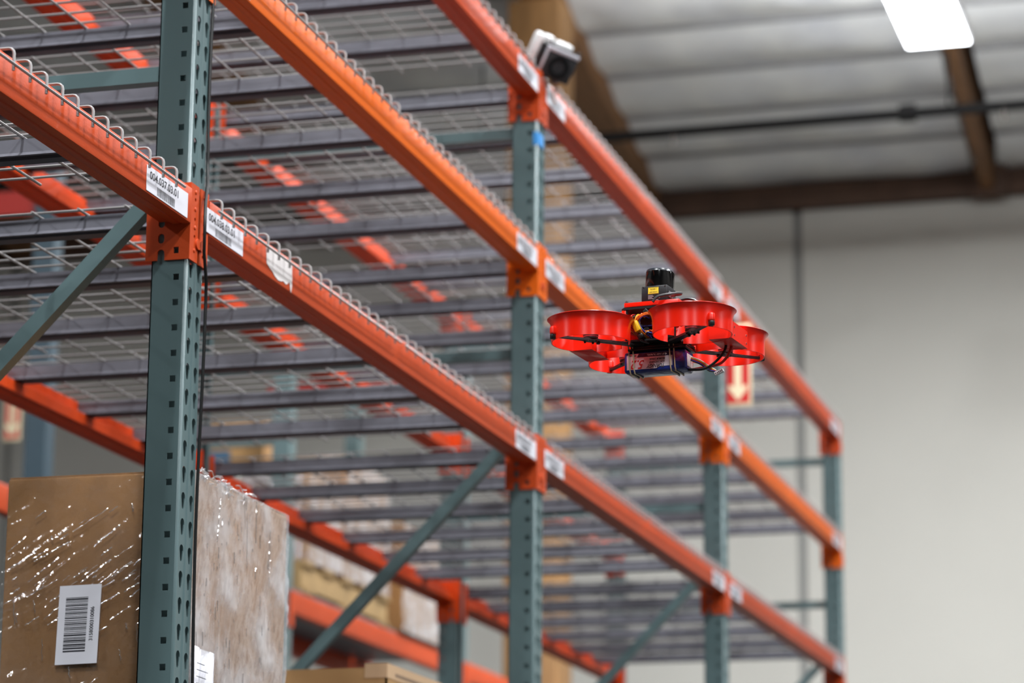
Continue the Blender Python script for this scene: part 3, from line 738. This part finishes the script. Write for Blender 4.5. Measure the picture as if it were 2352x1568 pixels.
for sx in (1,-1):
    for sy in (-1,1):
        ang = math.atan2(sy, sx); c = Vector((sx*A, sy*A, 0)); u = Vector((math.cos(ang), math.sin(ang), 0))
        duct(c.x, c.y, ang)
        # arm: flat carbon bar from the body past the motor to the outer edge, tapering
        T = Matrix.Rotation(ang,4,'Z')
        a = MB()
        a.plate([(.035,-.012),(.07,-.0075),(.122,-.0065),(.129,-.0105),(.145,-.0105),(.152,-.0055),(.170,-.0042),(.208,-.0034),(.208,.0034),(.170,.0042),(.152,.0055),(.145,.0105),(.129,.0105),(.122,.0065),(.07,.0075),(.035,.012)], [], lambda x, y, t: T@Vector((x,y,t)), -.0385, -.0345)
        arm = a.build('arm', M_BLACKM, DR)
        rn = A*math.sqrt(2)
        sc = MB()
        for q in ((.008,.008),(-.008,.008),(.008,-.008),(-.008,-.008)): sc.cyl((0,0,0), .0022, .0025, 8, mtx=T@Matrix.Translation((rn+q[0],q[1],-.0410)))
        sc.rbox(-.004,-.003,-.0430,.002,.003,-.0385,.001,T@Matrix.Translation((rn-.014,0,0))); sc.build('motor_screws', M_BLACK, arm)
        m = MB().cyl((c.x,c.y,-.0345), .0135, .003, 24).cyl((c.x,c.y,-.0300), .0142, .010, 28).cyl((c.x,c.y,-.020), .003, .009, 10).build('motor', M_BLACK, DR)
        MB().lathe([(.0128,-.0315),(.0138,-.0315),(.0138,-.0302),(.0128,-.0302)], (c.x,c.y,0), 24).build('motor_ring', M_PINK, m)
        pr = MB()
        for b_ in range(3):
            w = b_*2*math.pi/3+sx*.5+sy*.3; vs = []
            for i in range(9):
                q = i/8; rr = .006+.0575*q; ch = .0075*(.55+1.5*q-1.4*q*q); tw = R(32-20*q)
                for s_ in (-1,1):
                    p = Vector((rr, s_*ch*math.cos(tw), s_*ch*math.sin(tw)-.012)); vs.append(Matrix.Translation(c)@(Matrix.Rotation(w,4,'Z')@p))
            fs = [(2*i,2*i+1,2*i+3,2*i+2) for i in range(8)]
            pr.add(vs, fs, True)
        pr.cyl((c.x,c.y,-.018), .0065, .010, 14)
        po = solid(pr.build('propeller', M_BLACK, DR), .0012)
# red side boxes that join front and rear ducts
for sx in (1,-1):
    x0, x1 = (.112,.1560) if sx > 0 else (-.1560,-.112)
    b_ = MB().plate([(x0,-.050),(x1,-.050),(x1,.044),(x0,.044)], [], lambda x, y, t: (x,y,t), -.0420, -.010).build('joining_block', M_DRED, DR)
    s = MB()
    for y in (-.036,.036):
        for z in (-.034,-.019): s.cyl((x1 if sx > 0 else x0-.001,y,z), .0018, .001, 10, 'x')
    s.build('block_screw', M_STEEL, b_)
# centre frame: lower plate, uprights, upper plate, red top plate
MB().plate([(-.052,-.036),(-.036,-.05),(.036,-.05),(.052,-.036),(.052,.036),(.036,.05),(-.036,.05),(-.052,.036)], [], lambda x, y, t: (x,y,t), -.0343, -.031).build('lower_plate', M_BLACKM, DR)
MB().rbox(-.050,-.030,-.0468,.062,.030,-.0428,.001).build('battery_tray', M_BLACK, DR)
tb = MB().rbox(-.046,-.026,-.0430,.062,-.018,-.0345,.002).rbox(-.046,.018,-.0430,.062,.026,-.0345,.002).build('tray_rail', M_BLACK, DR)
MB().plate([(-.058,-.040),(-.050,-.05),(.050,-.05),(.058,-.040),(.058,.040),(.050,.05),(-.050,.05),(-.058,.040)], [], lambda x, y, t: (x,y,t), .0262, .0305).build('upper_plate', M_BLACKM, DR)
rp = MB().rbox(-.050,-.05,.031,.056,.05,.0395,.0015).build('top_plate', M_DRED, DR)
s = MB()
for x, y in ((-.046,-.046),(.046,-.046),(-.046,.046),(.046,.046)): s.cyl((x,y,.0395), .0030, .0028, 12).cyl((x,y,.042), .0016, .0012, 6)
s.build('plate_screw', M_STEEL, rp)
for x, y in ((-.046,-.046),(.046,-.046),(-.046,.046),(.046,.046)): MB().cyl((x,y,-.031), .003, .057, 10).build('standoff', M_BLACK, DR)
for sx in (-1,1): MB().rbox(sx*.05-.004,-.02,-.01,sx*.05+.004,.03,.026,.002).rbox(sx*.05-.005,-.049,-.012,sx*.05+.004,-.041,.026,.001).build('side_bracket', M_DRED, DR)
MB().rbox(-.030,-.02,-.031,.034,.03,.020,.003).build('flight_stack', M_DGREY, DR)
pcb = MB().rbox(-.026,-.032,-.022,.020,-.0205,-.0195,.0004,seg=1).rbox(-.026,-.034,-.004,.020,-.0205,-.0015,.0004,seg=1).build('circuit_board', mat('pcb_blue',(34,44,110),.4), DR)
MB().rbox(-.004,-.0325,-.0015,.006,-.025,.004,.0006).rbox(-.018,-.0325,-.0195,-.008,-.026,-.014,.0006).rbox(.006,-.0325,-.0195,.016,-.026,-.012,.0006).build('chips', M_BLACK, pcb)
MB().cyl((-.012,-.034,-.010),.0055,.012,16,'y').build('capacitor', M_DGREY, DR)
MB().cyl((-.0145,-.052,.0146), .0024, .003, 12, 'y').build('status_led', M_LED, DR)
xt = MB().rbox(-.006,-.006,-.011,.006,.006,.011,.0025,Matrix.Translation((-.0225,-.059,-.0085))@Matrix.Rotation(R(-24),4,'Y')).build('power_connector', M_YEL, DR)
MB().rbox(-.0058,-.0058,-.010,.0058,.0058,-.002,.002,Matrix.Translation((-.0165,-.059,-.0225))@Matrix.Rotation(R(-24),4,'Y')).build('connector_sleeve', M_BLACK, xt)
def wire(name, pts, r, m, parent=DR, sub=8):
    P_ = [Vector(p) for p in pts]; out = []
    for i in range(len(P_)-1):
        p0, p1, p2, p3 = P_[max(i-1,0)], P_[i], P_[i+1], P_[min(i+2,len(P_)-1)]
        for j in range(sub):
            t = j/sub; out.append(.5*((2*p1)+(p2-p0)*t+(2*p0-5*p1+4*p2-p3)*t*t+(3*p1-p0-3*p2+p3)*t**3))
    out.append(P_[-1]); return MB().tube(out, r, 8).build(name, m, parent)
rnd = random.Random(2)
for i in range(11):
    m = (M_WORG,M_WRED,M_WBLK,M_WYEL,M_WORG,M_WBLU,M_WBLK,M_WORG,M_WYEL,M_WBLU,M_WRED)[i]
    x = -.031+i*.0042; y = -.050-rnd.uniform(0,.010)
    if i < 6: pts = [(x+.002,-.03,.012+rnd.uniform(0,.006)),(x-.004,y,.012+rnd.uniform(-.004,.004)),(x-.009,y-.004,.0-rnd.uniform(0,.008)),(x-.001,y,-.016),(x+.008,-.035,-.026)]
    else: pts = [(x-.02,-.036,-.010-rnd.uniform(0,.010)),(x-.01,y+.006,-.012-rnd.uniform(0,.01)),(x,y+.008,-.014-rnd.uniform(0,.008)),(x+.012,-.034,-.012)]
    wire('loom_wire', pts, .0012, m)
for dz in (0,.0026): wire('loom_wire', [(-.022,-.056,.004+dz),(-.012,-.06,.010+dz),(.0,-.058,.013+dz),(.012,-.05,.008+dz)], .0014, M_WORG)
wire('loom_wire', [(-.016,-.059,-.030),(-.012,-.057,-.036),(-.004,-.045,-.038)], .0022, M_WBLK)
MB().rbox(-.004,-.003,-.012,.004,.003,.012,.001,Matrix.Translation((.0,-.054,.014))@Matrix.Rotation(R(-48),4,'Y')).build('receiver_board', M_BLACK, DR)
MB().rbox(-.010,-.0025,-.010,.010,.0015,.009,.001,Matrix.Translation((.0285,-.0885,-.013))@Matrix.Rotation(R(-82),4,'Z')@Matrix.Rotation(R(10),4,'Y')).build('camera_bracket', M_BLACK, DR)
# lidar
li = MB().rbox(-.025,-.025,.0405,.025,.025,.0745,.0018).build('lidar_base', M_DGREY, DR)
li.data.materials.clear(); li.data.materials.append(mat('lidar_black',(26,27,30),.42))
hd = MB().lathe([(1e-5,.0745),(.0238,.0745),(.0242,.0765),(.0232,.1035),(.0226,.1065),(.0214,.1085),(1e-5,.1087)], (0,0,0), 48).build('lidar_head', M_SMOKE, DR)
MB().lathe([(.0229,.1040),(.0233,.1042),(.0222,.1078),(.0210,.1090),(.0150,.1092)], (0,0,0), 48).build('head_cap', mat('lidar_cap',(36,42,50),.3), hd)
MB().rbox(.006,.000,.0745,.0246,.0215,.1078,.003).build('head_spine', M_SMOKE, hd)
sk = MB().plate([(-.0115,.0588),(.0085,.0588),(.0085,.0712),(-.0115,.0712)], [], lambda u, v, t: (u,-t,v), .0251, .0254).build('warning_sticker', M_STICK, li)
tx = MB(); text_mb(tx, 'CLASS 1', .0034, lambda u, v: (-.0015+u,-.0256,.0662+v), 'CENTER'); text_mb(tx, 'LASER PRODUCT', .0028, lambda u, v: (-.0015+u,-.0256,.0612+v), 'CENTER', xs=.75)
tx.add([(-.0108,-.0256,.0594),(.0078,-.0256,.0594),(.0078,-.0256,.0598),(-.0108,-.0256,.0598)], [(0,1,2,3)]).add([(-.0108,-.0256,.0702),(.0078,-.0256,.0702),(.0078,-.0256,.0706),(-.0108,-.0256,.0706)], [(0,1,2,3)])
tx.build('lettering', M_INK, sk)
tx = MB(); text_mb(tx, 'CE', .0054, lambda u, v: (.0045+u,-.0253,.0502+v))
for i, w_ in enumerate((.009,.011,.008,.010)):
    tx.add([(-.0118,-.0253,.0558-i*.0021),(-.0118+w_,-.0253,.0558-i*.0021),(-.0118+w_,-.0253,.0566-i*.0021),(-.0118,-.0253,.0566-i*.0021)], [(0,1,2,3)])
for i, (a, w_) in enumerate(((.0,.008),(-.0118,.022),(-.0118,.023))):
    tx.add([(a,-.0253,.0468-i*.0019),(a+w_,-.0253,.0468-i*.0019),(a+w_,-.0253,.0475-i*.0019),(a,-.0253,.0475-i*.0019)], [(0,1,2,3)])
tx.build('printed_text', mat('lidar_print',(170,172,176),.5), li)
MB().rbox(.0248,-.018,.052,.0275,.004,.064,.001).cyl((.0262,-.007,.058),.0034,.008,14,'x').build('cable_socket', M_GREY, li)
MB().cyl((.021,-.0258,.0722),.0014,.0008,8,'y').cyl((-.021,-.0258,.0722),.0014,.0008,8,'y').build('base_screw', M_STEEL, li)
wire('lidar_cable', [(.034,-.007,.058),(.046,-.012,.057),(.052,-.030,.054),(.040,-.046,.050),(.018,-.058,.044),(.010,-.062,.034)], .0027, M_DGREY)
wire('lidar_cable', [(.034,.012,.050),(.052,.008,.052),(.07,.0,.046),(.078,-.008,.036)], .0025, M_WBLK)
# battery
BX0, BX1, BZ0, BZ1, BY = -.0595, .0595, -.0865, -.0470, .0245
bt = MB().rbox(BX0,-BY,BZ0,BX1,BY,BZ1,.0055,seg=3).build('battery', M_BLUE, DR)
MB().rbox(BX1-.0022,-.016,BZ0+.008,BX1+.0008,.016,BZ1-.008,.001).build('battery_end_cap', M_WHT, bt)
fy = -BY-.0004
lb = MB().plate([(BX0+.006,BZ0+.0055),(.004,BZ0+.0055),(.010,BZ0+.009),(.0345,BZ0+.009),(.0345,BZ1-.0045),(BX0+.010,BZ1-.0045),(BX0+.006,BZ1-.008)], [], lambda u, v, t: (u,-t,v), BY+.0002, BY+.0005).build('battery_label', M_SILV, bt)
MB().plate([(-.030,BZ1-.0048),(.0345,BZ1-.0048),(.0345,BZ1-.0115),(-.034,BZ1-.0115)], [], lambda u, v, t: (u,-t,v), BY+.0005, BY+.0008).build('label_band', M_NAVY, lb)
def upside(x0, z0): return lambda u, v: (x0-u, -BY-.0009, z0-v)
tx = MB(); text_mb(tx, 'TURNIGY', .0098, upside(.0200,BZ0+.0138), shear=.3, xs=.80); text_mb(tx, '12-24C DISCHARGE', .0052, upside(.0205,BZ0+.0192), shear=.2, xs=.66)
text_mb(tx, 'MAXIMUM 5200mAh', .0054, upside(.0205,BZ0+.0248), shear=.2, xs=.62)
tx.build('lettering', M_INK, lb)
tx = MB(); text_mb(tx, '5.2', .0225, upside(-.0190,BZ0+.0222), shear=.35, xs=.88); tx.build('red_numerals', M_SIGN, lb)
tx = MB(); text_mb(tx, '4S1P 14.8V 76.96Wh', .0046, upside(.024,BZ1-.0066), xs=.95); tx.build('band_lettering', M_WHT, lb)
tx = MB(); text_mb(tx, 'KEEP 15.0', .0040, upside(-.035,BZ1-.0068), shear=.2, xs=.8); tx.build('lettering', M_INK, lb)
for x in (-.0485,-.0402,.0300,.0383):
    s = .0016; e = .0014
    lean = .004
    pts = [(x-lean*.4,-BY-.002,-.036),(x-lean*.2,-BY-.0014,-.046),(x+lean*.3,-BY-.0012,BZ0+.006),(x+lean*.4,-BY+.003,BZ0-.0012),(x+lean,0,BZ0-.0014),(x+lean*.6,BY-.003,BZ0-.0012),(x+lean*.4,BY+.0012,BZ0+.006),(x,BY+.0012,-.046),(x,BY+.002,-.036)]
    MB().tube(pts, .0013, 8).build('rubber_band', M_RUB, DR)
wire('power_lead', [(BX1-.002,.004,BZ0+.004),(.090,.0,BZ0+.006),(.118,.004,-.074),(.133,.012,-.050),(.130,.022,-.024),(.112,.030,-.012)], .0026, M_WRED)
wire('power_lead', [(BX1-.002,-.004,BZ0+.003),(.090,-.010,BZ0+.001),(.112,-.008,-.073),(.127,.0,-.050),(.123,.012,-.026),(.108,.024,-.014)], .0026, M_WBLK)
for i, m in enumerate((M_WHT,M_WYEL,M_WRED,M_WBLU,M_WBLK)):
    wire('balance_wire', [(BX1-.002,.006-i*.001,BZ1-.010-i*.0018),(.080,.0,BZ1-.020-i*.002),(.098,-.006,BZ1-.033-i*.0024),(.113,-.010,BZ1-.043-i*.0006)], .0009, m)
jm = Matrix.Translation((.1195,-.012,-.0945))@Matrix.Rotation(R(-22),4,'Y')
jc = MB().rbox(-.0085,-.004,-.0032,.0085,.004,.0032,.0006,jm).build('balance_plug', M_WHT, DR)
sl = MB()
for i in range(5): sl.box(-.0070+i*.0032,-.0043,-.0018,-.0056+i*.0032,-.0038,.0012,jm)
sl.build('plug_slots', M_BLACK, jc)

bpy.context.view_layer.update()
